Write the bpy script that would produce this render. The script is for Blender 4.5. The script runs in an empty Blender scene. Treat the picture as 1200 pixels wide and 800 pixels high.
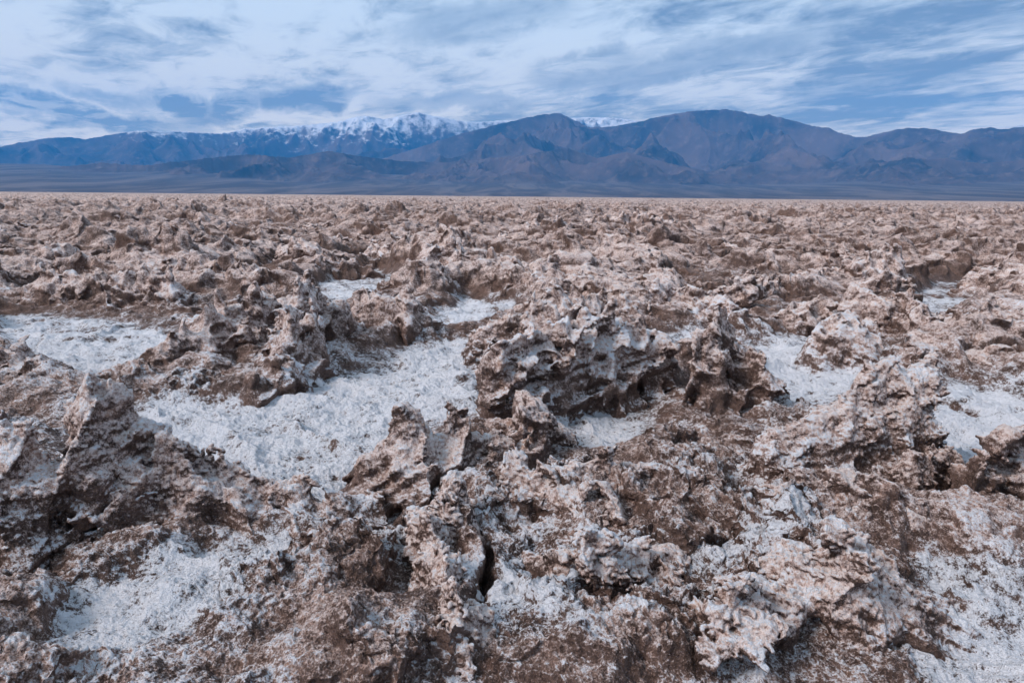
import bpy, math, time
import numpy as np
from concurrent.futures import ThreadPoolExecutor
import openvdb
T0 = time.time()
rad = math.radians
SC = bpy.context.scene
COL = SC.collection

# ------------------------------------------------------------------ camera
CAM_Z, PITCH, ROLL, FPX = 1.5, rad(12.0), rad(0.55), 800.0
F = np.array([0.0, math.cos(PITCH), -math.sin(PITCH)])
R0 = np.array([1.0, 0.0, 0.0]); U0 = np.cross(R0, F)
R = R0 * math.cos(ROLL) + U0 * math.sin(ROLL)
U = -R0 * math.sin(ROLL) + U0 * math.cos(ROLL)
cam_d = bpy.data.cameras.new('camera'); cam = bpy.data.objects.new('camera', cam_d); COL.objects.link(cam)
from mathutils import Matrix
cam.matrix_world = Matrix(((R[0], U[0], -F[0], 0), (R[1], U[1], -F[1], 0), (R[2], U[2], -F[2], CAM_Z), (0, 0, 0, 1)))
cam_d.sensor_width = 36.0; cam_d.lens = 24.0
cam_d.clip_start = 0.05; cam_d.clip_end = 200000.0
SC.camera = cam

# ------------------------------------------------------------------ render / exposure
SC.render.engine = 'CYCLES'
SC.view_settings.view_transform = 'Standard'; SC.view_settings.look = 'None'
SC.view_settings.exposure = 0.17; SC.view_settings.gamma = 1.0
SC.view_settings.use_curve_mapping = False
SC.cycles.use_denoising = True
SC.cycles.max_bounces = 5; SC.cycles.diffuse_bounces = 3; SC.cycles.glossy_bounces = 2
SC.cycles.volume_bounces = 1
SC.cycles.use_adaptive_sampling = True; SC.cycles.adaptive_threshold = 0.02

# ------------------------------------------------------------------ node helper
class NT:
    def __init__(s, tree): s.t = tree; s.n = tree.nodes; s.n.clear()
    def add(s, typ, ins=None, **kw):
        nd = s.n.new(typ)
        for k, v in kw.items(): setattr(nd, k, v)
        for k, v in (ins or {}).items():
            if isinstance(v, bpy.types.NodeSocket): s.t.links.new(v, nd.inputs[k])
            else: nd.inputs[k].default_value = v
        return nd
    def math(s, op, a, b=0.0, c=0.0, clamp=False):
        nd = s.n.new('ShaderNodeMath'); nd.operation = op; nd.use_clamp = clamp
        for i, v in enumerate((a, b, c)):
            if isinstance(v, bpy.types.NodeSocket): s.t.links.new(v, nd.inputs[i])
            else: nd.inputs[i].default_value = v
        return nd.outputs[0]
    def vmath(s, op, a, b=(0, 0, 0)):
        nd = s.n.new('ShaderNodeVectorMath'); nd.operation = op
        for i, v in enumerate((a, b)):
            if isinstance(v, bpy.types.NodeSocket): s.t.links.new(v, nd.inputs[i])
            else: nd.inputs[i].default_value = v
        return nd.outputs['Value'] if op in ('DOT_PRODUCT', 'LENGTH') else nd.outputs[0]
    def step(s, x, a, b):
        nd = s.n.new('ShaderNodeMapRange'); nd.interpolation_type = 'SMOOTHSTEP'
        s.t.links.new(x, nd.inputs[0]); nd.inputs[1].default_value = a; nd.inputs[2].default_value = b
        return nd.outputs[0]
    def mix(s, f, a, b):
        nd = s.n.new('ShaderNodeMix'); nd.data_type = 'RGBA'
        for i, v in ((0, f), (6, a), (7, b)):
            if isinstance(v, bpy.types.NodeSocket): s.t.links.new(v, nd.inputs[i])
            else: nd.inputs[i].default_value = v if i == 0 else (*v, 1)
        return nd.outputs[2]
    def noise(s, vec, scale, detail=2.0, rough=0.5, dist=0.0, lac=2.0):
        return s.add('ShaderNodeTexNoise', {'Vector': vec, 'Scale': scale, 'Detail': detail, 'Roughness': rough, 'Distortion': dist, 'Lacunarity': lac}).outputs[0]

# ------------------------------------------------------------------ sun and sky
SUN_EL, SUN_AZ = rad(42), rad(-116)         # azimuth measured from +Y towards +X
sd = bpy.data.lights.new('sun', 'SUN'); sun = bpy.data.objects.new('sun', sd); COL.objects.link(sun)
sd.energy = 2.8; sd.angle = rad(18); sd.color = (1.0, 0.87, 0.82)
SUN_DIR = np.array([math.sin(SUN_AZ) * math.cos(SUN_EL), math.cos(SUN_AZ) * math.cos(SUN_EL), math.sin(SUN_EL)])
from mathutils import Vector
sun.rotation_euler = Vector(SUN_DIR).to_track_quat('Z', 'Y').to_euler()

def pix_dir(u, v):
    d = F * FPX + R * (u - 600.0) + U * (400.0 - v)
    return d / np.linalg.norm(d)

def make_world():
    w = bpy.data.worlds.new('World'); SC.world = w; w.use_nodes = True
    g = NT(w.node_tree)
    sky = g.add('ShaderNodeTexSky', sky_type='NISHITA', sun_disc=False, sun_elevation=SUN_EL, sun_rotation=SUN_AZ,
                air_density=1.2, dust_density=1.5, ozone_density=1.5)
    d = g.add('ShaderNodeTexCoord').outputs['Generated']
    sep = g.add('ShaderNodeSeparateXYZ', {0: d})
    z = g.math('MAXIMUM', sep.outputs[2], 0.0)
    inv = g.math('DIVIDE', 1.0, g.math('ADD', z, 0.07))
    px = g.math('MULTIPLY', sep.outputs[0], inv); py = g.math('MULTIPLY', sep.outputs[1], inv)
    # streak frame: along the wind / across it
    a = rad(-32)
    al = g.math('ADD', g.math('MULTIPLY', px, math.sin(a)), g.math('MULTIPLY', py, math.cos(a)))
    ac = g.math('SUBTRACT', g.math('MULTIPLY', px, math.cos(a)), g.math('MULTIPLY', py, math.sin(a)))
    def comb(sx, sy, off=0.0):
        return g.add('ShaderNodeCombineXYZ', {0: g.math('MULTIPLY', ac, sx), 1: g.math('MULTIPLY', al, sy), 2: off}).outputs[0]
    n1 = g.noise(comb(0.42, 0.26, 3.1), 1.0, 8, 0.55, 0.5)
    n2 = g.noise(comb(1.35, 0.62, 7.3), 1.0, 6, 0.58, 0.6)
    n3 = g.noise(comb(3.6, 2.3, 1.3), 1.0, 9, 0.66, 0.5)
    m = g.math('ADD', g.math('MULTIPLY', n1, 0.30), g.math('ADD', g.math('MULTIPLY', n2, 0.36), g.math('MULTIPLY', n3, 0.34)))
    # the cloud sheet is brighter and smoother on the left, heavier on the right
    side = g.step(sep.outputs[0], -0.42, 0.30)
    m = g.math('ADD', m, g.math('MULTIPLY', g.math('SUBTRACT', side, 0.45), -0.035))
    bright = g.step(m, 0.385, 0.565)
    # separate darker lens clouds low in the sky
    wob = g.add('ShaderNodeTexNoise', {'Vector': d, 'Scale': 11.0, 'Detail': 7.0, 'Roughness': .62}).outputs[1]
    dw = g.vmath('ADD', d, g.vmath('MULTIPLY', g.vmath('SUBTRACT', wob, (0.5, 0.5, 0.5)), (0.14, 0.0, 0.06)))
    lens = None
    for (u, v, ru, rv, amt, tilt) in ((207, 122, 26, 12, 1.0, .05), (276, 125, 30, 10, .75, .25), (360, 116, 40, 11, .95, .2), (75, 127, 85, 10, .85, -.12), (120, 110, 42, 8, .5, -.1), (210, 146, 34, 7, .35, 0),
                                  (690, 80, 70, 16, .55, .12), (560, 24, 80, 18, .5, .12), (480, 124, 40, 6, .3, 0), (820, 70, 110, 14, .55, .12), (545, 122, 60, 7, .4, 0), (1010, 95, 60, 8, .3, .1)):
        c = pix_dir(u, v)
        q = g.vmath('SUBTRACT', dw, tuple(c))
        rx = g.math('DIVIDE', g.vmath('DOT_PRODUCT', q, tuple(R * math.cos(tilt) + U * math.sin(tilt))), ru / FPX)
        ry = g.math('DIVIDE', g.vmath('DOT_PRODUCT', q, tuple(U * math.cos(tilt) - R * math.sin(tilt))), rv / FPX)
        r2 = g.math('ADD', g.math('MULTIPLY', rx, rx), g.math('MULTIPLY', ry, ry))
        e = g.math('MULTIPLY', g.math('SUBTRACT', 1.0, g.step(r2, 0.0, 2.1)), amt)
        front = g.step(g.vmath('DOT_PRODUCT', d, tuple(F)), 0.3, 0.5)
        e = g.math('MULTIPLY', e, front)
        lens = e if lens is None else g.math('MAXIMUM', lens, e)
    bright = g.math('MULTIPLY', bright, g.math('SUBTRACT', 1.0, g.math('MULTIPLY', lens, g.math('ADD', .35, g.step(n3, .36, .60)), 0.0)))
    dark = (2.5, 3.3, 4.4); mid = (5.1, 6.1, 7.1); white = (8.7, 9.8, 10.6)
    c = g.mix(g.step(bright, 0.0, 0.5), dark, mid)
    c = g.mix(g.step(bright, 0.35, 1.0), c, white)
    # overcast: the zenith is a little heavier than the low sky
    hi = g.math('ADD', 1.0, g.math('MULTIPLY', g.step(z, 0.32, 0.9), -0.22))
    low = g.math('SUBTRACT', 1.0, g.step(z, 0.0, 0.26))
    c = g.vmath('MULTIPLY', c, g.vmath('ADD', (1, 1, 1), g.add('ShaderNodeCombineXYZ', {0: g.math('MULTIPLY', low, 1.1), 1: g.math('MULTIPLY', low, .55), 2: g.math('MULTIPLY', low, .06)}).outputs[0]))
    cv = g.vmath('SCALE', c); 
    nd = cv.node; g.t.links.new(hi, nd.inputs['Scale'])
    full = g.mix(0.92, sky.outputs[0], cv)
    bg = g.add('ShaderNodeBackground', {'Color': full, 'Strength': 0.1})
    g.add('ShaderNodeOutputWorld', {0: bg.outputs[0]})
    w.cycles.sampling_method = 'MANUAL'; w.cycles.sample_map_resolution = 512
make_world()

# ------------------------------------------------------------------ numpy noise
rng = np.random.default_rng(7)
PERM = np.concatenate([rng.permutation(256)] * 2).astype(np.int32)
GR = rng.normal(size=(256, 3)).astype(np.float32); GR /= np.linalg.norm(GR, axis=1)[:, None]; GR *= 1.55
GX, GY, GZ = (np.ascontiguousarray(GR[:, i]) for i in range(3))
POOL = ThreadPoolExecutor(4)
def _perlin(x, y, z):
    xi = np.floor(x); yi = np.floor(y); zi = np.floor(z)
    fx = x - xi; fy = y - yi; fz = z - zi
    xi = xi.astype(np.int32) & 255; yi = yi.astype(np.int32) & 255; zi = zi.astype(np.int32) & 255
    u = fx * fx * fx * (fx * (fx * 6 - 15) + 10); v = fy * fy * fy * (fy * (fy * 6 - 15) + 10); w = fz * fz * fz * (fz * (fz * 6 - 15) + 10)
    x1 = (xi + 1) & 255
    a = PERM[xi]; b = PERM[x1]
    out = []
    for p in (a, b):
        for dy in (0, 1):
            pp = PERM[p + ((yi + dy) & 255)]
            for dz in (0, 1):
                h = PERM[pp + ((zi + dz) & 255)]
                out.append(GX[h] * (fx - (1 if p is b else 0)) + GY[h] * (fy - dy) + GZ[h] * (fz - dz))
    l0 = out[0] + w * (out[1] - out[0]); l1 = out[2] + w * (out[3] - out[2])
    l2 = out[4] + w * (out[5] - out[4]); l3 = out[6] + w * (out[7] - out[6])
    m0 = l0 + v * (l1 - l0); m1 = l2 + v * (l3 - l2)
    return m0 + u * (m1 - m0)
def N(x, y, z, lam=1.0, off=0.0):
    """Gradient noise of wavelength lam, about -1..1."""
    x = np.asarray(x, np.float32).ravel(); n = len(x)
    s = np.float32(1.0 / lam)
    y = np.broadcast_to(np.asarray(y, np.float32), n); z = np.broadcast_to(np.asarray(z, np.float32), n)
    out = np.empty(n, np.float32); CH = 120000
    o = np.float32(off * 17.13 + 0.37)
    def job(i):
        sl = slice(i, min(n, i + CH)); out[sl] = _perlin(x[sl] * s + o, y[sl] * s - o * 0.7, z[sl] * s + o * 1.3)
    list(POOL.map(job, range(0, n, CH)))
    return out
def sm(x, a, b):
    t = np.clip((x - a) / (b - a), 0, 1); return t * t * (3 - 2 * t)

def ground(u, v, z=0.0):
    d = pix_dir(u, v); t = (z - CAM_Z) / d[2]
    return np.array([d[0] * t, d[1] * t])
def height_at(u, v_base, v_top):
    """world height of the pixel (u, v_top) above the ground point seen at (u, v_base)"""
    p = ground(u, v_base); d = pix_dir(u, v_top); t = math.hypot(*p) / math.hypot(d[0], d[1])
    return CAM_Z + d[2] * t

def seg_dist(X, Y, P):
    """distance to polyline, parameter (index space) and signed side"""
    best = np.full(X.shape, 1e9, np.float32); par = np.zeros(X.shape, np.float32); side = np.zeros(X.shape, np.float32)
    for i in range(len(P) - 1):
        ax, ay = P[i]; bx, by = P[i + 1]; dx, dy = bx - ax, by - ay; L2 = dx * dx + dy * dy + 1e-9
        t = np.clip(((X - ax) * dx + (Y - ay) * dy) / L2, 0, 1)
        ex = X - ax - t * dx; ey = Y - ay - t * dy; d = np.sqrt(ex * ex + ey * ey)
        m = d < best
        best = np.where(m, d, best); par = np.where(m, i + t, par); side = np.where(m, np.sign(dx * ey - dy * ex), side)
    return best, par, side

# ------------------------------------------------------------------ layout of the salt pan near the camera
# pockets of flat white salt (outlines on the ground seen through the camera, in photo pixels)
POCKETS = [
    [(168, 488), (160, 560), (235, 592), (330, 580), (425, 612), (448, 560), (470, 510), (560, 478), (612, 455), (600, 425), (560, 412), (520, 405), (470, 418), (430, 440), (330, 478), (230, 478)],
    [(0, 372), (60, 372), (150, 385), (215, 402), (180, 432), (150, 452), (80, 438), (20, 404)],
    [(365, 338), (440, 316), (470, 330), (450, 352), (405, 366)],
    [(500, 386), (545, 352), (605, 362), (560, 384)],
    [(890, 405), (960, 398), (1012, 420), (1010, 446), (935, 478), (900, 470)],
    [(1068, 352), (1100, 332), (1160, 326), (1145, 366), (1090, 378)],
    [(1085, 478), (1130, 462), (1200, 470), (1260, 480), (1260, 520), (1170, 535), (1120, 585), (1080, 590), (1100, 540)],
    [(20, 770), (60, 722), (130, 692), (230, 668), (330, 652), (400, 640), (350, 690), (300, 720), (190, 800), (60, 810)],
    [(1060, 692), (1130, 696), (1230, 700), (1300, 740), (1280, 830), (1090, 830)],
    [(775, 684), (850, 652), (930, 642), (965, 655), (900, 690), (830, 705)],
    [(672, 488), (722, 478), (740, 500), (704, 535), (680, 520)],
    [(1000, 292), (1040, 287), (1044, 300), (1012, 302)],
    [(810, 296), (850, 290), (880, 300), (840, 316), (815, 310)],
    [(780, 398), (830, 394), (838, 412), (790, 416)],
    [(560, 700), (620, 650), (660, 690), (730, 740), (700, 800), (590, 800), (565, 760)],
    [(400, 610), (520, 600), (505, 660), (440, 700), (400, 690)],
    [(960, 545), (1010, 535), (1000, 560)],
    [(250, 330), (300, 325), (330, 335), (280, 342)],
    [(590, 296), (640, 292), (650, 300), (600, 305)],
    [(690, 258), (720, 255), (730, 262), (700, 264)],
    [(770, 268), (800, 264), (812, 272), (780, 276)],
    [(1120, 300), (1160, 297), (1165, 305), (1125, 308)],
]
PARTIAL = {7: .85, 8: .95, 9: .75, 14: .8, 15: .55, 16: .5}     # frost dusted slopes rather than flat pockets
# low swells of crust built into the ground sheet: (u, v_base, v_top, half width)
SWELLS = [
    [(-60, 430, 410, .3), (30, 470, 448, .3)],
    [(160, 460, 430, .2), (240, 455, 430, .25), (300, 470, 440, .2)],
    [(190, 430, 385, .3), (270, 410, 365, .35), (330, 400, 360, .3)],
    [(430, 400, 345, .25), (500, 405, 365, .25)],
    [(560, 610, 580, .25), (700, 640, 590, .35), (840, 640, 595, .3)],
    [(740, 560, 534, .25), (800, 560, 530, .3), (870, 560, 536, .25)],
    [(640, 760, 700, .3), (760, 780, 700, .3)],
    [(500, 640, 600, .14), (520, 720, 670, .14), (540, 800, 740, .14)],
    [(360, 700, 650, .2), (430, 760, 690, .25), (450, 830, 760, .2)],
    [(880, 650, 590, .3), (1000, 650, 580, .35), (1150, 650, 590, .3)],
    [(230, 650, 630, .15), (120, 700, 685, .15), (-60, 740, 715, .3)],
    [(0, 800, 760, .12), (80, 830, 790, .15)],
    [(800, 450, 400, .3), (880, 430, 390, .25)],
    [(1050, 440, 400, .3), (1130, 430, 392, .3), (1230, 430, 385, .3)],
]
CRACKS = [[(536, 588), (545, 620), (541, 660), (556, 700), (560, 745), (572, 800)], [(1050, 470), (1110, 478), (1165, 492)]]

GX0, GX1, GY0, GY1, GS = -11.0, 11.0, 0.6, 17.0, 0.025
gx = np.arange(GX0, GX1, GS, dtype=np.float32); gy = np.arange(GY0, GY1, GS, dtype=np.float32)
MX, MY = np.meshgrid(gx, gy)
def grid_field():
    sdist = np.full(MX.shape, 3.0, np.float32); part = np.zeros(MX.shape, np.float32)
    for pi_, poly in enumerate(POCKETS):
        P = [ground(u, v) for u, v in poly]; P.append(P[0])
        lo = np.min(P, 0) - 1.2; hi = np.max(P, 0) + 1.2
        ix = np.where((gx > lo[0]) & (gx < hi[0]))[0]; iy = np.where((gy > lo[1]) & (gy < hi[1]))[0]
        if not len(ix) or not len(iy): continue
        s = (slice(iy[0], iy[-1] + 1), slice(ix[0], ix[-1] + 1)); X = MX[s]; Y = MY[s]
        d, _, _ = seg_dist(X, Y, P)
        ins = np.zeros(X.shape, bool)
        for i in range(len(P) - 1):
            (x1, y1), (x2, y2) = P[i], P[i + 1]
            c = (y1 > Y) != (y2 > Y)
            xx = (x2 - x1) * (Y - y1) / ((y2 - y1) if abs(y2 - y1) > 1e-9 else 1e-9) + x1
            ins ^= c & (X < xx)
        if pi_ in PARTIAL: part[s] = np.maximum(part[s], PARTIAL[pi_] * sm(np.where(ins, d, -d), -.05, .08)); continue
        sdist[s] = np.minimum(sdist[s], np.where(ins, -d, d))
    swell = np.zeros(MX.shape, np.float32)
    for sp in SWELLS:
        P = [ground(u, v) for u, v, _, _ in sp]; H = np.array([max(.03, height_at(u, v, t)) for u, v, t, _ in sp]); Wd = np.array([w for *_, w in sp])
        d, par, _ = seg_dist(MX, MY, P)
        k = np.arange(len(sp)); h = np.interp(par, k, H); w = np.interp(par, k, Wd)
        swell = np.maximum(swell, .62 * h * np.exp(-(d / (w * .9)) ** 2))
    crack = np.zeros(MX.shape, np.float32)
    for c in CRACKS:
        d, par, _ = seg_dist(MX, MY, [ground(u, v) for u, v in c])
        end = np.minimum(par, len(c) - 1 - par)
        crack = np.maximum(crack, sm(end, 0, .9) * np.exp(-(d / (0.017 + .012 * np.sin(par * 9.0) ** 2)) ** 2))
    return sdist, swell, crack, part
SDG, SWG, CRG, PTG = grid_field()
def sample(G, x, y, default):
    fx = (x - GX0) / GS; fy = (y - GY0) / GS
    ok = (fx > 0) & (fx < G.shape[1] - 2) & (fy > 0) & (fy < G.shape[0] - 2)
    ix = np.clip(fx.astype(np.int32), 0, G.shape[1] - 2); iy = np.clip(fy.astype(np.int32), 0, G.shape[0] - 2)
    tx = fx - ix; ty = fy - iy
    v = (G[iy, ix] * (1 - tx) + G[iy, ix + 1] * tx) * (1 - ty) + (G[iy + 1, ix] * (1 - tx) + G[iy + 1, ix + 1] * tx) * ty
    return np.where(ok, v, default).astype(np.float32)

def hash2(ix, iy, k):
    h = (ix.astype(np.int64) * 374761393 + iy.astype(np.int64) * 668265263 + k * 1274126177) & 0xffffffff
    h = ((h ^ (h >> 13)) * 1274126177) & 0xffffffff
    return ((h ^ (h >> 16)) & 0xffff).astype(np.float32) / 65535.0
def plates(x, y, cell, seed):
    """tilted broken plates: height from a random tilt per cell; abrupt steps between plates"""
    X = x / cell; Y = y / cell; xi = np.floor(X); yi = np.floor(Y)
    b1 = np.full(x.shape, 9., np.float32); b2 = np.full(x.shape, 9., np.float32); h = np.zeros(x.shape, np.float32); h2 = h.copy()
    for dx in (-1, 0, 1):
        for dy in (-1, 0, 1):
            cx = xi + dx; cy = yi + dy
            px = cx + hash2(cx, cy, seed); py = cy + hash2(cx, cy, seed + 1)
            ex = X - px; ey = Y - py; d = ex * ex + ey * ey
            a = hash2(cx, cy, seed + 2) * 6.283; s = 0.25 + 0.75 * hash2(cx, cy, seed + 3)
            hh = 0.35 + 0.45 * hash2(cx, cy, seed + 4) + s * (ex * np.cos(a) + ey * np.sin(a))
            m = d < b1; m2 = (~m) & (d < b2)
            h2 = np.where(m, h, np.where(m2, hh, h2)); b2 = np.where(m, b1, np.where(m2, d, b2)); b1 = np.where(m, d, b1); h = np.where(m, hh, h)
    e = np.sqrt(b2) - np.sqrt(b1); w = .5 + .5 * sm(e, 0, .09)
    return h * w + h2 * (1 - w), e

def terrain(x, y):
    """ground sheet: returns displaced x,y,z and the attributes 'salt' (white pocket) and 'knob', 'rise'"""
    x = x.astype(np.float32); y = y.astype(np.float32)
    r = np.sqrt(x * x + y * y)
    wx = x + 0.16 * N(x, y, 0, .7, 1) + 0.06 * N(x, y, 0, .22, 2)
    wy = y + 0.16 * N(x, y, 0, .7, 3) + 0.06 * N(x, y, 0, .22, 4)
    near = 1 - sm(r, 8.0, 13.0)
    # pockets
    psd = sample(SDG, wx * .5 + x * .5, wy * .5 + y * .5, 3.0)
    pn = sm(-psd, -0.20, 0.07)
    far_n = N(x, y, 0, 2.6, 5) * .65 + N(x, y, 0, 1.1, 6) * .35
    pf = sm(far_n, 0.25, 0.38) * (1 - sm(r, 25, 90) * .5)
    pocket = np.maximum(pn, pf * (1 - near))
    basin = np.maximum(sm(-psd, -0.42, 0.04), sm(far_n, 0.12, 0.42) * (1 - near))
    dust = sample(PTG, wx * .5 + x * .5, wy * .5 + y * .5, 0.0)
    # crust
    tx = wx * .6 + wy * .12                   # the crust has buckled in folds running across the view
    h1, e1 = plates(tx, wy, 1.35, 3); h2, e2 = plates(tx + .3, wy - .2, 0.55, 11)
    rd = 1 - np.abs(N(tx, wy, 0, .95, 7)) * 1.6
    rd2 = 1 - np.abs(N(tx, wy, 0, 0.36, 8)) * 1.6
    big = 0.5 + 0.5 * N(x, y, 0, 4.5, 9)
    crust = 0.30 * h1 + 0.09 * h2 + 0.17 * np.clip(rd, 0, 1) ** 2 + 0.06 * np.clip(rd2, 0, 1)
    crust *= (0.35 + 1.05 * big)
    amp = 1.15 - near * 0.60 - .12 * (1 - sm(r, 2.0, 3.2))
    sw = sample(SWG, wx, wy, 0.0)
    amp = amp * (1 - dust * .65) * (1 - .25 * sm(sw, .03, .15))
    sw = sample(SWG, wx, wy, 0.0)
    open_ = (1 - basin)
    long_ = np.clip(1 - np.abs(N(tx, wy, 0, 2.6, 14)) * 2.6, 0, 1) ** 1.5 * sm(r, 5, 11)
    crust = crust * (.72 + .6 * long_) + .16 * long_
    h = open_ * (np.maximum(crust, 0.0) * amp + 0.02) + sw * (1 - basin * .75) * (0.75 + 0.5 * rd2)
    h += .055 * pocket * near * np.clip(1 - np.abs(N(wx, wy, 0, .62, 16)) * 2.4, 0, 1) ** 2.5
    h += (0.034 * N(x, y, 0, .5, 12) + .024 * N(x, y, 0, .16, 13)) * np.maximum(pocket, dust) + .05 * dust * np.clip(1 - np.abs(N(wx, wy, 0, .3, 15)) * 2.5, 0, 1) ** 2
    cr = sample(CRG, wx * .6 + x * .4 + .02 * N(x, y, 0, .06, 90), wy * .6 + y * .4, 0.0)
    h -= 0.20 * cr * (.55 + .6 * rd2)
    h = h * (1 - 0.75 * sm(r, 900, 3000))
    z = h.copy(); X = x.copy(); Y = y.copy()
    rise = sm(h, 0.05, 0.42)
    a0 = (0.30 + 0.85 * sm(h, 0.0, 0.16)) * (1 - .9 * pocket)
    knob = np.zeros(x.shape, np.float32)
    rq = .55 + .7 * sm(N(x, y, 0, .55, 70), -.35, .5)            # some plates stay smooth, others are crystal studded
    for lam, A, seed, rmax in ((0.34, 0.11, 20, 400), (0.13, 0.050, 30, 60), (0.058, 0.021, 40, 25), (0.025, 0.0095, 50, 9)):
        idx = np.where(r < rmax)[0]
        if not len(idx): continue
        xs, ys, zs = X[idx], Y[idx], z[idx] * 1.0
        fade = (1 - sm(r[idx], rmax * .6, rmax)) * a0[idx] * (rq[idx] if lam < .3 else 1)
        nx = N(xs, ys, zs, lam, seed); ny = N(xs, ys, zs, lam, seed + 1); nz = N(xs, ys, zs, lam, seed + 2)
        if .05 < lam < .1: nz = nz * .9 + .5 - 1.1 * np.abs(nx)
        elif lam < .1: nz = np.clip(3.2 * np.abs(nz) - .7, -.7, 1.3)   # nodules with creases between
        elif lam < .3: nz = nz * 1.1 + .4 * (1 - 2.2 * np.abs(ny))       # ridged crests and pits
        X[idx] += nx * A * fade; Y[idx] += ny * A * fade; z[idx] += nz * A * .8 * fade
        knob[idx] += nz * fade * (.2 if lam > .3 else .33)
    knob -= 1.15 * sm(r, 4, 20) + .15 * sm(r, 40, 120)
    # granular frost in the pockets
    for lam, A, seed, rmax in ((0.15, 0.022, 59, 20), (0.06, 0.010, 60, 14), (0.024, 0.0085, 61, 10), (0.0115, 0.0048, 62, 4.2)):
        idx = np.where(r < rmax)[0]
        g = np.abs(N(x[idx], y[idx], 0.3, lam, seed))
        f = (0.2 + .8 * pocket[idx]) * (1 - sm(r[idx], rmax * .6, rmax))
        z[idx] += (0.35 - g) * A * 2 * f
        knob[idx] += (0.3 - g) * .55 * f
    pocket = np.maximum(pocket, .55 * basin * (.4 + .6 * near))
    return X, Y, z, np.maximum(pocket, dust * .8), knob, rise

def mesh_obj(name, co, quads=None, tris=None, attrs=None, mat=None, parent=None, smooth=True):
    me = bpy.data.meshes.new(name)
    nq = 0 if quads is None else len(quads); nt = 0 if tris is None else len(tris)
    me.vertices.add(len(co)); me.vertices.foreach_set('co', np.ascontiguousarray(co, np.float32).ravel())
    loops = []
    if nq: loops.append(np.ascontiguousarray(quads, np.int32).ravel())
    if nt: loops.append(np.ascontiguousarray(tris, np.int32).ravel())
    lp = np.concatenate(loops); me.loops.add(len(lp)); me.loops.foreach_set('vertex_index', lp)
    me.polygons.add(nq + nt)
    st = np.concatenate([np.arange(nq, dtype=np.int32) * 4, nq * 4 + np.arange(nt, dtype=np.int32) * 3])
    me.polygons.foreach_set('loop_start', st)
    me.polygons.foreach_set('use_smooth', np.full(nq + nt, smooth))
    me.update(calc_edges=True)
    for k, v in (attrs or {}).items():
        a = me.attributes.new(k, 'FLOAT', 'POINT'); a.data.foreach_set('value', np.ascontiguousarray(v, np.float32))
    if mat: me.materials.append(mat)
    o = bpy.data.objects.new(name, me); COL.objects.link(o); o.parent = parent
    return o
def grid_quads(nr, nc, wrap=False):
    i = np.arange(nr - 1)[:, None]; j = np.arange(nc if wrap else nc - 1)[None, :]; j2 = (j + 1) % nc
    return np.stack([i * nc + j, i * nc + j2, (i + 1) * nc + j2, (i + 1) * nc + j], -1).reshape(-1, 4)

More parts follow.
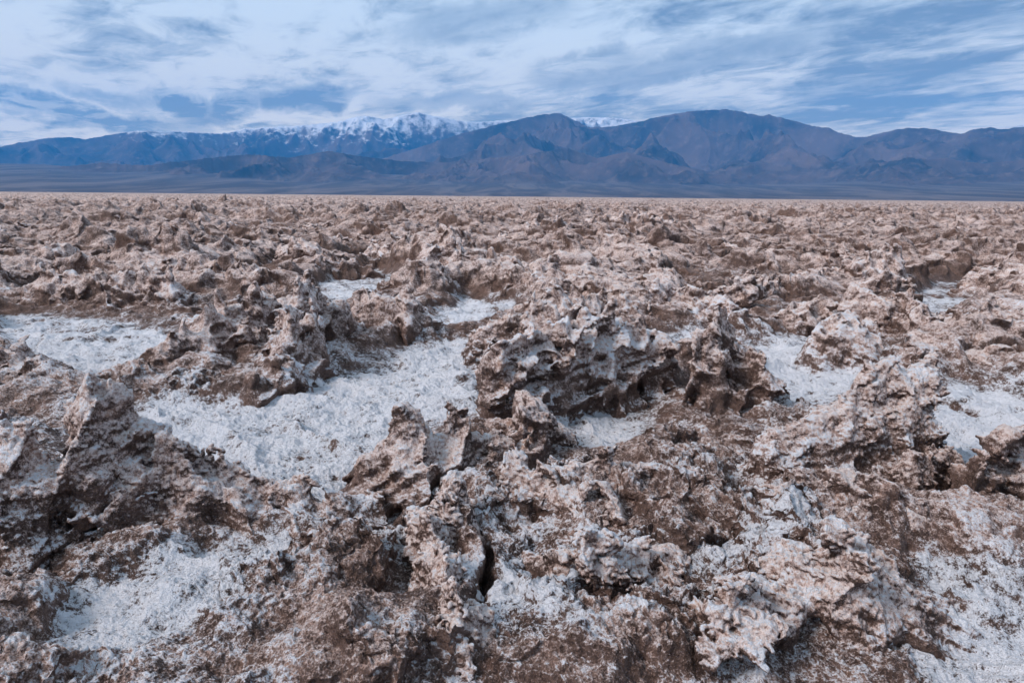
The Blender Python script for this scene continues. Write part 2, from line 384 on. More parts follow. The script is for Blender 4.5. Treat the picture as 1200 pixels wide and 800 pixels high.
# ------------------------------------------------------------------ materials
def crust_material():
    m = bpy.data.materials.new('salt_crust'); m.use_nodes = True; g = NT(m.node_tree)
    geo = g.add('ShaderNodeNewGeometry'); P = geo.outputs['Position']
    nz = g.add('ShaderNodeSeparateXYZ', {0: geo.outputs['Normal']}).outputs[2]
    at = lambda n: g.add('ShaderNodeAttribute', attribute_name=n).outputs['Fac']
    salt, knob, rise = at('salt'), at('knob'), at('rise')
    nE = g.noise(P, 0.55, 3, .6); nA = g.noise(P, 2.2, 4, .6); nB = g.noise(P, 9.0, 5, .62); nC = g.noise(P, 45.0, 5, .65); nD = g.noise(P, 160.0, 3, .6)
    # mud tones
    mud = g.mix(g.step(g.math('ADD', g.math('MULTIPLY', nB, .5), g.math('MULTIPLY', nC, .5)), .36, .64), (0.050, 0.027, 0.019), (0.215, 0.135, 0.106))
    mud = g.mix(g.math('MULTIPLY', g.step(nD, .50, .68), .60), mud, (0.36, 0.25, 0.215))
    # crystal crust, pinkish cream
    cry = g.mix(g.step(nC, .35, .65), (0.52, 0.34, 0.275), (0.87, 0.735, 0.69))
    cry = g.mix(g.math('MULTIPLY', g.step(nB, .52, .72), .6), cry, (0.54, 0.31, 0.205))
    k = g.math('ADD', g.math('MULTIPLY', knob, .42), g.math('MULTIPLY', g.math('SUBTRACT', nB, .5), 1.5))
    k = g.math('ADD', k, g.math('MULTIPLY', g.math('SUBTRACT', nA, .5), 1.3))
    k = g.math('ADD', k, g.math('MULTIPLY', g.math('SUBTRACT', nE, .5), .8))
    k = g.math('ADD', k, g.math('MULTIPLY', g.math('SUBTRACT', nC, .5), 1.2))
    k = g.math('ADD', k, g.math('MULTIPLY', g.math('SUBTRACT', rise, .45), .75))
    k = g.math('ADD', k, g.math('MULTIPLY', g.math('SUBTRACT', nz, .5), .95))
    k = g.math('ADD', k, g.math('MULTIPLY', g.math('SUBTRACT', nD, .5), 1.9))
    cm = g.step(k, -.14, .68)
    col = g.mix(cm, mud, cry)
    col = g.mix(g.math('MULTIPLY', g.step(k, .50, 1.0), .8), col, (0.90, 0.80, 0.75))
    # frost: white powder on flat and lightly on upward faces, speckled
    fr = g.math('ADD', g.math('MULTIPLY', salt, .98), g.math('MULTIPLY', g.math('SUBTRACT', nA, .54), 2.3))
    fr = g.math('ADD', fr, g.math('MULTIPLY', g.math('SUBTRACT', nE, .44), 1.3))
    fr = g.math('ADD', fr, g.math('MULTIPLY', g.math('SUBTRACT', nB, .5), 2.0))
    streak = g.noise(g.vmath('MULTIPLY', P, (1.0, 2.6, 1.0)), 5.5, 7, .72, .6)
    fr = g.math('SUBTRACT', fr, g.math('MULTIPLY', g.step(streak, .50, .66), .42))
    fr = g.math('SUBTRACT', fr, g.math('MULTIPLY', g.step(g.noise(P, 3.4, 6, .7, 1.5), .56, .74), .5))
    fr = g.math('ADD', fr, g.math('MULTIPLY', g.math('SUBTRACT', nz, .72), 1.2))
    fr = g.math('SUBTRACT', fr, g.math('MULTIPLY', rise, .15))
    fr = g.math('ADD', fr, g.math('MULTIPLY', g.math('SUBTRACT', nC, .5), 2.4))
    fr = g.math('ADD', fr, g.math('MULTIPLY', g.math('SUBTRACT', nD, .5), 2.0))
    fr = g.math('ADD', fr, g.math('MULTIPLY', knob, .7))
    fm = g.step(fr, .20, .95)
    col = g.mix(g.math('MULTIPLY', fm, .93), col, (0.83, 0.865, 0.92))
    bm0 = g.add('ShaderNodeBump', {'Height': nB, 'Strength': 1.0, 'Distance': 0.05})
    bmp = g.add('ShaderNodeBump', {'Height': nC, 'Strength': 1.0, 'Distance': 0.022, 'Normal': bm0.outputs[0]})
    bm2 = g.add('ShaderNodeBump', {'Height': nD, 'Strength': 1.0, 'Distance': 0.009, 'Normal': bmp.outputs[0]})
    b = g.add('ShaderNodeBsdfPrincipled', {'Base Color': col, 'Roughness': .62, 'Normal': bm2.outputs[0], 'Specular IOR Level': .35})
    g.add('ShaderNodeOutputMaterial', {0: b.outputs[0]})
    return m
CRUST = crust_material()

# ------------------------------------------------------------------ ground sheet
def build_ground():
    lim = rad(43)
    azd = np.arange(-lim, lim, 0.00135)
    azc = np.linspace(lim, 2 * math.pi - lim, 160, endpoint=False)
    az = np.concatenate([azd, azc])
    rr = [0.25]
    while rr[-1] < 24000:
        r = rr[-1]
        q = 0.012 if r < 1.5 else (0.0019 if r < 30 else (0.0026 if r < 90 else (0.0055 if r < 1200 else 0.06)))
        rr.append(r * (1 + q))
    rr = np.array(rr)
    Rr, A = np.meshgrid(rr, az, indexing='ij')
    x = (Rr * np.sin(A)).ravel(); y = (Rr * np.cos(A)).ravel()
    X, Y, Z, P, K, RI = terrain(x, y)
    co = np.stack([X, Y, Z], 1)
    co[:len(az)] = (0, 0, -0.02)
    o = mesh_obj('salt_flat_ground', co, grid_quads(len(rr), len(az), True)[:, ::-1], attrs={'salt': P, 'knob': K, 'rise': RI}, mat=CRUST)
    o['kind'] = 'structure'; o['label'] = 'rough brown and white salt crust ground running to the mountains'
    print('ground', co.shape, time.time() - T0)
build_ground()

# ------------------------------------------------------------------ salt formations
def formation(name, label, spine, lean=(0, 0), vox=None, seed=0, caves=(), rough=1.0, group=None, jag=.3, sink=0.0, world=False, pale=0.0, pw=.8):
    """spine: (u, v_base, v_top, half width in m) in photo pixels on the ground; builds one closed, pitted, undercut rock of salt"""
    P = [ground(u, v) for u, v, _, _ in spine] if not world else [np.array([a, b]) for a, b, _, _ in spine]
    H = np.array([(t if world else height_at(u, v, t)) for u, v, t, _ in spine], np.float32); Wd = np.array([w for *_, w in spine], np.float32)
    if len(P) == 1: P.append(P[0] + np.array([.02, 0])); H = np.append(H, H); Wd = np.append(Wd, Wd)
    c = np.mean(P, 0); dist = float(np.hypot(*c)); v = vox or max(0.0046, dist * 0.0019)
    Wd = Wd * 1.3 + .02; pad = Wd.max() + .16; rs_ = np.clip(Wd.mean() / .16, .5, 1.15); rough *= float(rs_)
    lo = np.min(P, 0) - pad + np.minimum(0, np.array(lean) * H.max()); hi = np.max(P, 0) + pad + np.maximum(0, np.array(lean) * H.max())
    z0, z1 = -0.12, H.max() * 1.15 + .08
    xs = np.arange(lo[0], hi[0], v, dtype=np.float32); ys = np.arange(lo[1], hi[1], v, dtype=np.float32); zs = np.arange(z0, z1, v, dtype=np.float32)
    # coarse 2D fields per (x,y) are not enough because of the lean: evaluate per z layer
    f = np.empty((len(xs), len(ys), len(zs)), np.float32)
    GXX, GYY = np.meshgrid(xs, ys, indexing='ij')
    kk = np.arange(len(P))
    w1 = (N(GXX, GYY.ravel(), seed, .42, seed + 1) * .10 + N(GXX, GYY.ravel(), seed, .15, seed + 5) * .03).reshape(GXX.shape)
    w2 = (N(GXX, GYY.ravel(), seed, .42, seed + 2) * .10 + N(GXX, GYY.ravel(), seed, .15, seed + 6) * .03).reshape(GXX.shape)
    jg = (N(GXX, GYY.ravel(), seed, .17, seed + 3) * jag + N(GXX, GYY.ravel(), seed, .06, seed + 4) * jag * .4).reshape(GXX.shape)
    # signed-distance lookups sampled on a slightly larger grid once, then shifted with height
    def layer(k):
        z = zs[k]; s = max(z, 0) ** 1.3 / max(H.max(), .01) ** .3
        X = GXX - lean[0] * s + w1; Y = GYY - lean[1] * s + w2
        d, par, _ = seg_dist(X, Y, P)
        h = np.interp(par, kk, H).astype(np.float32) * (1 + jg) ; w = np.interp(par, kk, Wd).astype(np.float32)
        q = np.clip(z / h, 0, 1)
        prof = w * ((1 - q ** 1.6) ** pw) + .10 * np.exp(-max(z, 0) / .05) * w / .3
        f[:, :, k] = np.where(z < h, d - prof, np.sqrt(d * d + (z - h) ** 2))
    list(POOL.map(layer, range(len(zs))))
    f = np.maximum(f, (z0 + .03) - zs[None, None, :])
    for (cu, cv, dd, rx, ry, rz) in caves:       # hollow seen at pixel (cu, cv), dd metres of ground distance away
        dr = pix_dir(cu, cv); t = math.hypot(*ground(cu, dd)) / math.hypot(dr[0], dr[1]); C = np.array([0, 0, CAM_Z]) + dr * t
        e = np.sqrt(((GXX[:, :, None] - C[0]) / rx) ** 2 + ((GYY[:, :, None] - C[1]) / ry) ** 2 + ((zs[None, None, :] - C[2]) / rz) ** 2)
        f = np.maximum(f, (1 - e) * min(rx, ry, rz))
    knob = np.zeros(f.shape, np.float32)
    rng_t = np.random.default_rng(seed + 5)
    def band(b):
        idx = np.where(np.abs(f.ravel()) < b)[0]
        i, j, k = np.unravel_index(idx, f.shape); return idx, xs[i], ys[j], zs[k]
    fr = f.reshape(-1); kr = knob.reshape(-1)
    idx, X, Y, Z = band(.22)
    hq = sm(Z, 0.0, H.max() * .7)
    fr[idx] += rough * .070 * N(X, Y, Z * 1.2, .27, seed + 11)
    n = np.clip(1 - 2.3 * np.abs(N(X, Y, Z * .8, .21, seed + 18)), 0, 1) ** 1.4; fr[idx] -= rough * .070 * (n - .35); kr[idx] += (n - .35) * .3
    n = N(X, Y, Z, .12, seed + 12) * 1.5; fr[idx] -= rough * .036 * n; kr[idx] += n * .3
    tl = rng_t.uniform(-.7, .7, 2); st = N(X, Y, (Z + X * tl[0] + Y * tl[1]) * 5.5, .30, seed + 13); st = np.where(st > 0, np.sqrt(np.abs(st)), -np.sqrt(np.abs(st))); fr[idx] += rough * .026 * st * (1 - hq * .45)
    idx, X, Y, Z = band(.06)
    hq = sm(Z, 0.0, H.max() * .7) * (.3 + 1.0 * sm(N(X, Y, Z, .25, seed + 17), -.3, .4))
    n = N(X, Y, Z, .055, seed + 14); n = n * 1.1 + .5 * (1 - 2.2 * np.abs(N(X, Y, Z, .075, seed + 19))); fr[idx] -= .019 * n * (.6 + .5 * hq); kr[idx] += n * .33
    if v < .02:
        idx, X, Y, Z = band(.035)
        n = np.clip(3.2 * np.abs(N(X, Y, Z, .026, seed + 15)) - .7, -.7, 1.3); fr[idx] -= .0100 * n * (.5 + .8 * sm(Z, 0, H.max() * .6)); kr[idx] += n * .3
    g = openvdb.FloatGrid(background=1.0); g.copyFromArray(np.clip(f, -.2, .2) / .2)
    pts, tri, quad = g.convertToPolygons(isovalue=0.0)
    pts = pts.astype(np.float32)
    # keep only the largest pieces out of floating crumbs: drop faces whose island is tiny
    pi = np.clip(np.rint(pts).astype(np.int32), 0, np.array(f.shape) - 1)
    K = knob[pi[:, 0], pi[:, 1], pi[:, 2]]
    co = pts * v + np.array([xs[0], ys[0], zs[0]], np.float32)
    quad, tri, co, K = drop_islands(quad, tri, co, K)
    org = np.array([c[0], c[1], 0.0], np.float32)
    rs = sm(co[:, 2], 0.0, max(.2, H.max() * .75))
    o = mesh_obj(name, co - org, quad, tri if len(tri) else None, {'salt': np.clip(.25 - co[:, 2] * 2.5, 0, .3), 'knob': K + pale, 'rise': rs}, CRUST)
    o.location = (float(org[0]), float(org[1]), -sink)
    o['label'] = label; o['category'] = 'salt ' + name.split('_')[1]; o['kind'] = 'thing'
    if group: o['group'] = group
    print(name, co.shape, round(v, 4), round(float(H.max()), 2), round(dist, 2), round(time.time() - T0, 1))
    return o

def drop_islands(quad, tri, co, K):
    n = len(co); lab = np.arange(n, dtype=np.int64)
    E = [quad[:, [0, 1]], quad[:, [1, 2]], quad[:, [2, 3]], quad[:, [3, 0]]]
    if len(tri): E += [tri[:, [0, 1]], tri[:, [1, 2]], tri[:, [2, 0]]]
    E = np.concatenate(E).astype(np.int64)
    while True:                                  # label spreading with pointer jumping
        a, b = lab[E[:, 0]], lab[E[:, 1]]
        mn = np.minimum(a, b); m = a != b
        if not m.any(): break
        np.minimum.at(lab, np.maximum(a, b)[m], mn[m])
        while True:
            l2 = lab[lab]
            if (l2 == lab).all(): break
            lab = l2
    roots, inv, cnt = np.unique(lab, return_inverse=True, return_counts=True)
    keep = (cnt == cnt.max())[inv]
    remap = np.cumsum(keep) - 1
    quad = remap[quad[keep[quad[:, 0]]]]; tri = remap[tri[keep[tri[:, 0]]]] if len(tri) else tri
    return quad, tri, co[keep], K[keep]

FORMS = [
    # name, label, spine, options
    ('salt_pinnacle', 'tallest salt pinnacle on the near left, dark hollows at its foot', [(62, 655, 488, .14), (98, 645, 430, .18), (138, 635, 462, .13)],
        dict(pale=0.85, rough=.75, lean=(.05, .0), caves=[(40, 650, 675, .075, .30, .13), (98, 642, 670, .05, .22, .07)])),
    ('salt_ridge', 'low cream crested salt ridge running right from the tall pinnacle', [(150, 650, 552, .11), (210, 635, 530, .13), (262, 628, 542, .13), (330, 622, 560, .11), (410, 622, 580, .07)], dict(pale=0.35, lean=(.0, .05))),
    ('salt_crag', 'largest salt crag with a white crystal top and brown undercut right face', [(598, 502, 402, .11), (655, 484, 378, .15), (722, 474, 362, .15), (765, 470, 385, .08)], dict(pale=0.85, lean=(-.10, -.28), caves=[(728, 452, 478, .13, .12, .10)])),
    ('salt_crag', 'hollowed tan salt crag descending towards the white pocket below the largest crag', [(610, 528, 455, .10), (630, 545, 470, .12), (600, 560, 488, .10)], dict(lean=(.05, -.1), caves=[(608, 500, 560, .08, .12, .08)])),
    ('salt_ridge', 'brown salt ridge at the lower right rim of the large white pocket', [(455, 588, 528, .11), (500, 578, 500, .15), (560, 558, 492, .14), (600, 550, 505, .10)], dict(lean=(-.15, -.1))),
    ('salt_pinnacle', 'notched brown salt pinnacle standing right of the largest crag', [(835, 500, 420, .10), (850, 485, 368, .10), (885, 492, 405, .10)], dict(lean=(-.1, 0))),
    ('salt_crag', 'tilted salt crag with a thick pale crest, beside the right white pocket', [(885, 582, 512, .08), (935, 574, 478, .12), (990, 566, 446, .14), (1045, 562, 424, .13)], dict(pale=0.65, rough=.5, jag=.16, pw=.55, lean=(.26, .10), caves=[(1030, 566, 580, .10, .14, .05)])),
    ('salt_ledge', 'thin dark salt ledge jutting over the right white pocket', [(1045, 590, 535, .05), (1088, 580, 524, .05)], dict(lean=(.15, 0))),
    ('salt_ridge', 'broad brown salt ridge with white knobs under the tilted crag', [(900, 640, 590, .12), (1000, 635, 570, .16), (1080, 650, 600, .16), (1150, 660, 612, .12)], dict(lean=(0, -.1))),
    ('salt_crag', 'dark overhanging salt crag cut by the right edge', [(1150, 610, 540, .10), (1205, 600, 500, .16), (1260, 600, 495, .18)], dict(lean=(-.2, -.05), caves=[(1180, 552, 620, .10, .14, .05)])),
    ('salt_crag', 'hooked salt crag with a lumpy crest at the lower right', [(845, 775, 695, .08), (920, 742, 655, .11), (1000, 730, 615, .15), (1050, 745, 680, .12)], dict(pale=0.25, lean=(-.1, -.15), caves=[(885, 745, 790, .10, .12, .06), (940, 735, 765, .05, .10, .04)])),
    ('salt_ridge', 'long diagonal salt ridge with a twisted cream crest, left of the hollow block', [(298, 474, 440, .09), (330, 460, 408, .13), (352, 442, 365, .16), (350, 422, 325, .14), (400, 412, 358, .14)], dict(pale=0.4, lean=(.1, -.05))),
    ('salt_mound', 'rumpled salt mound left of the long diagonal ridge', [(195, 448, 405, .18), (255, 428, 362, .24), (310, 408, 345, .2)], dict()),
    ('salt_block', 'rounded salt block with a dark hollow, above the large white pocket', [(440, 398, 352, .10), (480, 402, 342, .13)], dict(caves=[(437, 385, 404, .16, .3, .12)])),
    ('salt_ridge', 'flat topped salt ridge with a brown cliff face behind the hollow block', [(465, 345, 318, .15), (520, 342, 305, .2), (580, 342, 300, .2), (620, 348, 315, .12)], dict(lean=(0, -.2))),
    ('salt_wedge', 'pale smooth sided salt wedge beside the largest crag', [(560, 425, 385, .10), (610, 425, 362, .12), (650, 430, 355, .08)], dict(pale=0.6, lean=(-.1, 0), rough=.5)),
    ('salt_ridge', 'knobbly white crusted ridge just behind the largest crag', [(655, 390, 340, .2), (720, 385, 345, .16), (790, 380, 340, .2), (850, 385, 352, .12)], dict(pale=0.6, lean=(0, -.1))),
    ('salt_mound', 'pyramid shaped tan salt mound by the white pocket right of centre', [(985, 430, 362, .26)], dict(pale=0.45, rough=.7, jag=.1, pw=1.0)),
    ('salt_block', 'smooth sided brown block leaning left of the pyramid mound', [(920, 392, 358, .12), (955, 388, 350, .14)], dict(lean=(.2, 0))),
    ('salt_crag', 'knotted crag with a rounded head behind the pyramid mound', [(1000, 400, 345, .16), (1060, 405, 350, .16), (1085, 420, 375, .12)], dict(pale=0.35)),
    ('salt_ridge', 'curved brown ridge sloping right from the rounded head crag', [(1060, 430, 400, .12), (1110, 440, 405, .15), (1180, 450, 415, .15)], dict()),
    ('salt_mound', 'hummocky salt mound above the upper right white pocket', [(1000, 345, 300, .25), (1040, 345, 295, .25)], dict(pale=0.4)),
    ('salt_ridge', 'grey white salt ridge at the right edge, above the upper right pocket', [(1140, 345, 315, .2), (1180, 350, 310, .25), (1240, 352, 318, .25)], dict(pale=0.3)),
    ('salt_ledge', 'crusted ledge at the right edge, below the upper right pocket', [(1110, 400, 372, .2), (1170, 398, 362, .25), (1240, 398, 365, .25)], dict()),
    ('salt_ridge', 'dark faced salt ridge above the left white pocket', [(60, 360, 325, .25), (130, 362, 318, .3), (200, 366, 322, .25)], dict(lean=(0, -.2))),
    ('salt_ridge', 'brown ridge with a jagged rim behind the rumpled mound', [(180, 345, 308, .2), (240, 348, 300, .25), (310, 350, 312, .2)], dict(lean=(.1, -.1))),
    ('salt_block', 'upturned dark block in the upper left with a raised lip', [(190, 300, 272, .3), (215, 300, 268, .3)], dict(lean=(-.1, -.1))),
    ('salt_ledge', 'broad roof like salt ledge over a shaded brown hollow, right of the picture middle', [(690, 278, 256, .4), (740, 278, 250, .45), (790, 280, 260, .3)], dict(lean=(0, -.45))),
    ('salt_mound', 'pair of joined pale mounds behind the roof like ledge', [(620, 290, 262, .3), (660, 285, 258, .3)], dict()),
    ('salt_mound', 'low mound at the left edge below the left white pocket', [(-30, 450, 395, .2), (20, 462, 420, .18)], dict()),
    ('salt_ridge', 'small crumbly ridge split by the long dark crack, bottom middle', [(512, 660, 590, .06), (520, 710, 640, .07), (540, 780, 700, .08)], dict(pale=.4)),
    ('salt_crag', 'spiky cream salt crag between the crack and the lower right crag', [(610, 610, 548, .10), (700, 620, 545, .16), (790, 615, 560, .12)], dict(pale=0.3, lean=(0, -.1))),
    ('salt_ledge', 'white crystal ledge above a small black hole, near the bottom', [(640, 690, 645, .06), (700, 700, 630, .10), (770, 690, 640, .08)], dict(pale=.4, lean=(0, -.2), caves=[(712, 712, 720, .045, .10, .04)])),
    ('salt_crag', 'spiky crystal crag at the bottom, left of the crack', [(420, 800, 735, .06), (470, 790, 720, .07), (500, 800, 745, .06)], dict(pale=.4)),
    ('salt_ridge', 'low spiky crystal ridge between the lower left frost slope and the crack', [(370, 690, 650, .05), (420, 670, 625, .07), (465, 670, 635, .05)], dict(pale=.4)),
]
for i, (nm, lb, sp, kw) in enumerate(FORMS):
    formation(nm, lb, sp, seed=i * 7 + 1, **kw)

# mounds crowding the middle distance: five shapes, copied
GROUP = 'salt mounds crowding the middle distance'
LAB = 'jagged brown and cream salt mound among many alike in the middle distance'
PROTO = [
    [(-.5, .05, .22, .14), (-.1, 0, .50, .18), (.35, -.05, .30, .14), (.6, .1, .2, .1)],
    [(-.3, -.1, .30, .16), (0, .1, .42, .16), (.15, .4, .3, .16)],
    [(-.7, .1, .25, .12), (-.3, 0, .36, .16), (.2, .05, .33, .16), (.7, -.1, .28, .14), (1.0, 0, .15, .1)],
    [(-.15, 0, .55, .15), (.12, .05, .42, .14)],
    [(-.4, .1, .2, .2), (.1, 0, .38, .28), (.5, .0, .26, .2)],
]
ORIG = (.0, 9.0)
protos = []
for i, sp in enumerate(PROTO):
    o = formation('salt_mound', LAB, [(a + ORIG[0], b + ORIG[1], h, w) for a, b, h, w in sp], world=True, vox=.0125, seed=300 + i * 9, lean=((-.3, -.3), (.25, -.2), (0, -.4), (.3, 0), (-.1, -.3))[i], group=GROUP, jag=.4)
    protos.append(o)
rs = np.random.default_rng(21); placed = []; used = set(); tries = 0
while len(placed) < 110 and tries < 6000:
    tries += 1
    r = 7.6 * (45 / 7.6) ** rs.random(); a = rad(rs.uniform(-41, 41)); x, y = r * math.sin(a), r * math.cos(a)
    if min([math.hypot(x - q[0], y - q[1]) for q in placed] + [9]) < .9 + r * .035: continue
    if sample(SDG, np.array([x], np.float32), np.array([y], np.float32), 3.0)[0] < .45: continue
    if r < 10 and min(math.hypot(x - o.location.x, y - o.location.y) for o in SC.objects if o.get('category')) < .9: continue
    placed.append((x, y)); k = int(rs.integers(5))
    if k in used:
        o = protos[k].copy(); COL.objects.link(o)
    else:
        o = protos[k]; used.add(k)
    sc = rs.uniform(.75, 1.35)
    o.location = (x, y, -.02); o.rotation_euler = (0, 0, rs.uniform(-.9, .9) + (math.pi if rs.random() < .3 else 0)); o.scale = (sc * rs.uniform(.9, 1.3), sc, sc * rs.uniform(.75, 1.15))
    o['label'] = LAB; o['group'] = GROUP; o['category'] = 'salt mound'

# ------------------------------------------------------------------ mountains
def mtn_material():
    m = bpy.data.materials.new('mountain_rock'); m.use_nodes = True; g = NT(m.node_tree)
    geo = g.add('ShaderNodeNewGeometry'); P = geo.outputs['Position']
    s = g.add('ShaderNodeSeparateXYZ', {0: P}); nz = g.add('ShaderNodeSeparateXYZ', {0: geo.outputs['Normal']}).outputs[2]
    sn = g.add('ShaderNodeAttribute', attribute_name='snow').outputs['Fac']; fan = g.add('ShaderNodeAttribute', attribute_name='fan').outputs['Fac']
    n = g.noise(P, 0.0009, 6, .6); n2 = g.noise(P, 0.006, 5, .65)
    col = g.mix(g.step(n, .35, .65), (0.042, 0.040, 0.046), (0.15, 0.112, 0.105))
    col = g.mix(g.math('MULTIPLY', g.step(n2, .5, .75), .5), col, (0.27, 0.21, 0.18))
    fcol = g.mix(g.step(g.noise(g.vmath('MULTIPLY', P, (1, .2, 1)), 0.0024, 8, .66, 1.2), .40, .64), (0.075, 0.066, 0.070), (0.175, 0.148, 0.142))
    col = g.mix(fan, col, fcol)
    n3 = g.noise(P, 0.0042, 7, .66)
    k = g.math('ADD', g.math('MULTIPLY', sn, .85), g.math('MULTIPLY', g.math('SUBTRACT', n3, .5), 2.0))
    k = g.math('ADD', k, g.math('MULTIPLY', g.math('SUBTRACT', nz, .72), .9))
    col = g.mix(g.math('MULTIPLY', g.step(k, .30, .85), g.step(sn, .02, .12)), col, (0.85, 0.87, 0.9))
    b = g.add('ShaderNodeBsdfPrincipled', {'Base Color': col, 'Roughness': .95, 'Specular IOR Level': .1})
    g.add('ShaderNodeOutputMaterial', {0: b.outputs[0]})
    return m
MTN = mtn_material()
SKY_FAR = [(-200, 176), (0, 171), (45, 163), (80, 160), (100, 163), (130, 157), (160, 153), (200, 154), (240, 155), (265, 156), (290, 150), (330, 148), (370, 145), (400, 142), (415, 137), (430, 135), (450, 139), (470, 135), (491, 131), (510, 136), (540, 141), (560, 143), (600, 140), (625, 137), (660, 139), (690, 137), (720, 138), (750, 142), (800, 150), (1000, 165), (1400, 175)]
SKY_NEAR = [(-300, 215), (0, 205), (100, 203), (200, 198), (300, 192), (380, 190), (440, 188), (480, 176), (520, 162), (545, 154), (580, 146), (610, 139), (635, 134), (655, 132), (675, 141), (690, 149), (715, 148), (745, 143), (765, 138), (780, 135), (795, 132), (810, 129), (850, 127), (862, 129), (875, 132), (890, 135), (902, 134), (930, 141), (945, 145), (960, 148), (972, 149), (985, 155), (1000, 159), (1013, 160), (1030, 156), (1050, 151), (1070, 149), (1090, 150), (1115, 155), (1126, 156), (1140, 151), (1160, 149), (1175, 151), (1200, 148), (1300, 152), (1500, 150)]
SKY_FOOT = [(-300, 205), (0, 200), (60, 196), (120, 190), (170, 193), (230, 186), (290, 180), (340, 184), (385, 176), (420, 182), (470, 188), (520, 190), (560, 186), (620, 180), (665, 172), (700, 184), (735, 177), (790, 192), (840, 202), (900, 198), (960, 200), (1010, 192), (1060, 186), (1110, 184), (1150, 190), (1200, 186), (1500, 184)]
def skyline(tab):
    a = []; t = []
    for u, v in tab:
        d = pix_dir(u, v); a.append(math.atan2(d[0], d[1])); t.append(d[2] / math.hypot(d[0], d[1]))
    return np.array(a), np.array(t)
def ridged(x, y, lam, seed, octs=5, gain=.5):
    s = 0; a = 1; tot = 0; w = 1
    for o in range(octs):
        n = 1 - np.abs(N(x, y, seed, lam / 2.07 ** o, seed + o)) * 1.7
        n = np.clip(n, 0, 1) ** 1.5 * w; s = s + n * a; tot += a; a *= gain; w = np.clip(n * 1.6, .25, 1)
    return s / tot
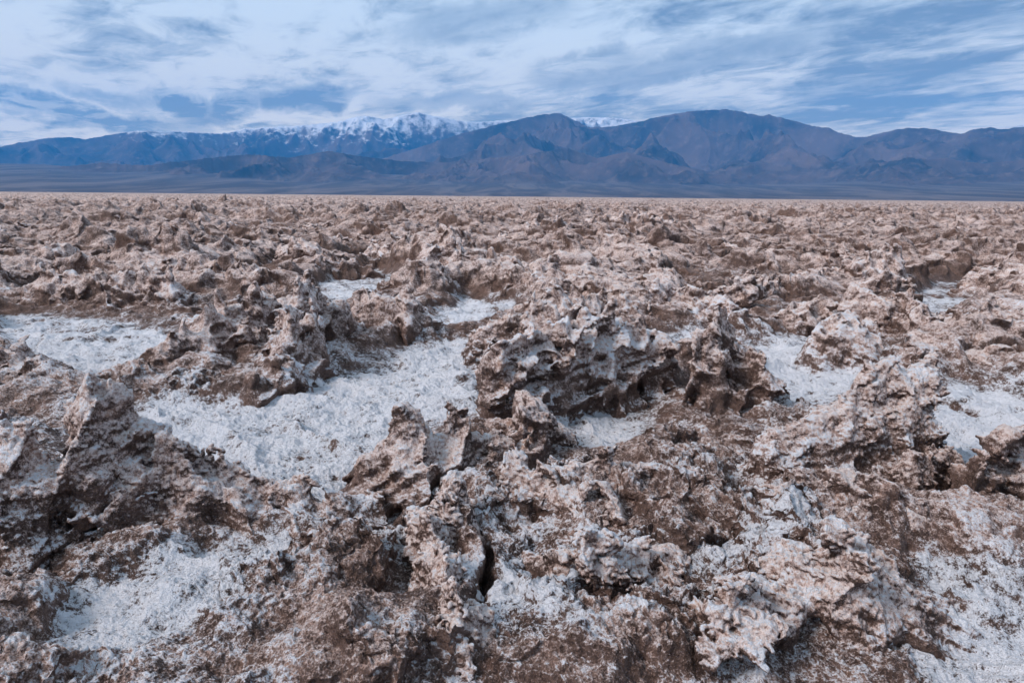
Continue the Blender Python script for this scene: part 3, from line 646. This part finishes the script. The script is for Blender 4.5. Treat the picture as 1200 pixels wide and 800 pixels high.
def range_mesh(name, tab, Rc, wf, wb, seed, label, snow, rough, az0=-50, az1=50, nA=1500, nR=420, fan=False, lamk=1.0):
    az = np.linspace(rad(az0), rad(az1), nA); t = np.concatenate([np.linspace(-1, 0, int(nR * .78)), np.linspace(0, 1, int(nR * .22) + 1)[1:]])
    ta, tt = skyline(tab); el = np.interp(az, ta, tt)
    el = el + N(az * 1000, 0, seed, 9, seed) * .0009 + N(az * 1000, 0, seed, 3.5, seed + 1) * .0006
    T, A = np.meshgrid(t, az, indexing='ij')
    Rcv = Rc * (1 + .05 * N(A * 6, 0, 0, 1, seed + 3).reshape(A.shape))
    r = Rcv + np.where(T < 0, T * wf, T * wb)
    x = (r * np.sin(A)).ravel(); y = (r * np.cos(A)).ravel()
    EL = np.broadcast_to(el, A.shape); Hc = (Rcv * EL + CAM_Z) * 1.05
    q = 1 - np.abs(T); 
    # erosion: ridged noise stretched along the fall line, fading to nothing at the crest line
    wxx = x + 700 * N(x, y, 0, 2600, seed + 5); wyy = y + 500 * N(x, y, 0, 2600, seed + 6)
    ro = ridged(wxx, wyy * 1.1, 3000 * lamk, seed + 7, 8, .5).reshape(A.shape)
    base = q ** 1.15
    env = np.clip(np.abs(T) * 8, 0.09, 1) * (1 - np.clip((np.abs(T) - .75) / .25, 0, 1) ** 2 * .8)
    prof = base * (1 - rough * env) + rough * env * ro * (0.35 + .9 * base)
    z = Hc * np.clip(prof, 0, None)
    crest = np.where(np.abs(T) < .18, 1, 0)
    z = np.minimum(z, r * EL * (1 - .02 * np.clip(np.abs(T) * 10, 0, 1)) + CAM_Z)      # never above the traced skyline
    z = z - 12
    co = np.stack([x, y, z.ravel()], 1)
    an = np.clip((z - snow[0]) / (snow[1] - snow[0]), 0, 1).ravel() if snow else np.zeros(len(x))
    if snow: an = an * sm(A.ravel() * 57.3, -33, -27)* (1 - sm(A.ravel() * 57.3, 9.5, 11) )
    o = mesh_obj(name, co, grid_quads(len(t), nA)[:, ::-1], attrs={'snow': an, 'fan': 1 - sm(z.ravel() + 90 * N(x, y, 0, 500, seed + 40), 80, 330)}, mat=MTN)
    o['kind'] = 'structure'; o['label'] = label
    print(name, float(z.max()), time.time() - T0)
range_mesh('snowy_mountains', SKY_FAR, 22500, 6500, 3000, 101, 'distant blue mountain range with a snow covered crest', (1080, 2050), .60)
range_mesh('mountains', SKY_NEAR, 16500, 6000, 3000, 131, 'dark blue bare mountain range on the right', None, .66)
range_mesh('foothills', SKY_FOOT, 12200, 2600, 2500, 161, 'lower brown blue foothills before the ranges', None, .72, lamk=.6)

def build_fan():
    az = np.linspace(rad(-50), rad(50), 900); rr = np.linspace(6200, 13500, 260)
    Rr, A = np.meshgrid(rr, az, indexing='ij'); x = (Rr * np.sin(A)).ravel(); y = (Rr * np.cos(A)).ravel()
    t = ((Rr - 6200) / 7300).ravel()
    lobes = .5 + .5 * N(A.ravel() * 9, 0, 0, 1, 201)
    z = -3 + 430 * t ** 1.25 * (.65 + .5 * lobes) + N(x, y * .3, 0, 700, 202) * 5 * t
    o = mesh_obj('alluvial_terrain', np.stack([x, y, z], 1), grid_quads(260, 900)[:, ::-1], attrs={'snow': np.zeros(len(x)), 'fan': np.ones(len(x))}, mat=MTN)
    o['kind'] = 'structure'; o['label'] = 'smooth dark slope rising from the salt flat to the mountains'
build_fan()

# ------------------------------------------------------------------ haze
def build_haze():
    a, z0, z1 = 26500.0, -16.0, 3600.0
    co = np.array([(x, y, z) for z in (z0, z1) for x, y in ((-a, -a), (a, -a), (a, a), (-a, a))])
    q = np.array([(3, 2, 1, 0), (4, 5, 6, 7), (0, 1, 5, 4), (1, 2, 6, 5), (2, 3, 7, 6), (3, 0, 4, 7)])
    m = bpy.data.materials.new('haze_air'); m.use_nodes = True; g = NT(m.node_tree)
    v = g.add('ShaderNodeVolumePrincipled', {'Color': (0.05, 0.42, 1.0, 1), 'Density': 4.0e-5, 'Anisotropy': .0})
    g.add('ShaderNodeOutputMaterial', {1: v.outputs[0]})
    o = mesh_obj('haze', co, q, mat=m, smooth=False)
    o['kind'] = 'stuff'; o['label'] = 'thin blue air haze over the valley'
build_haze()
print('script', time.time() - T0)
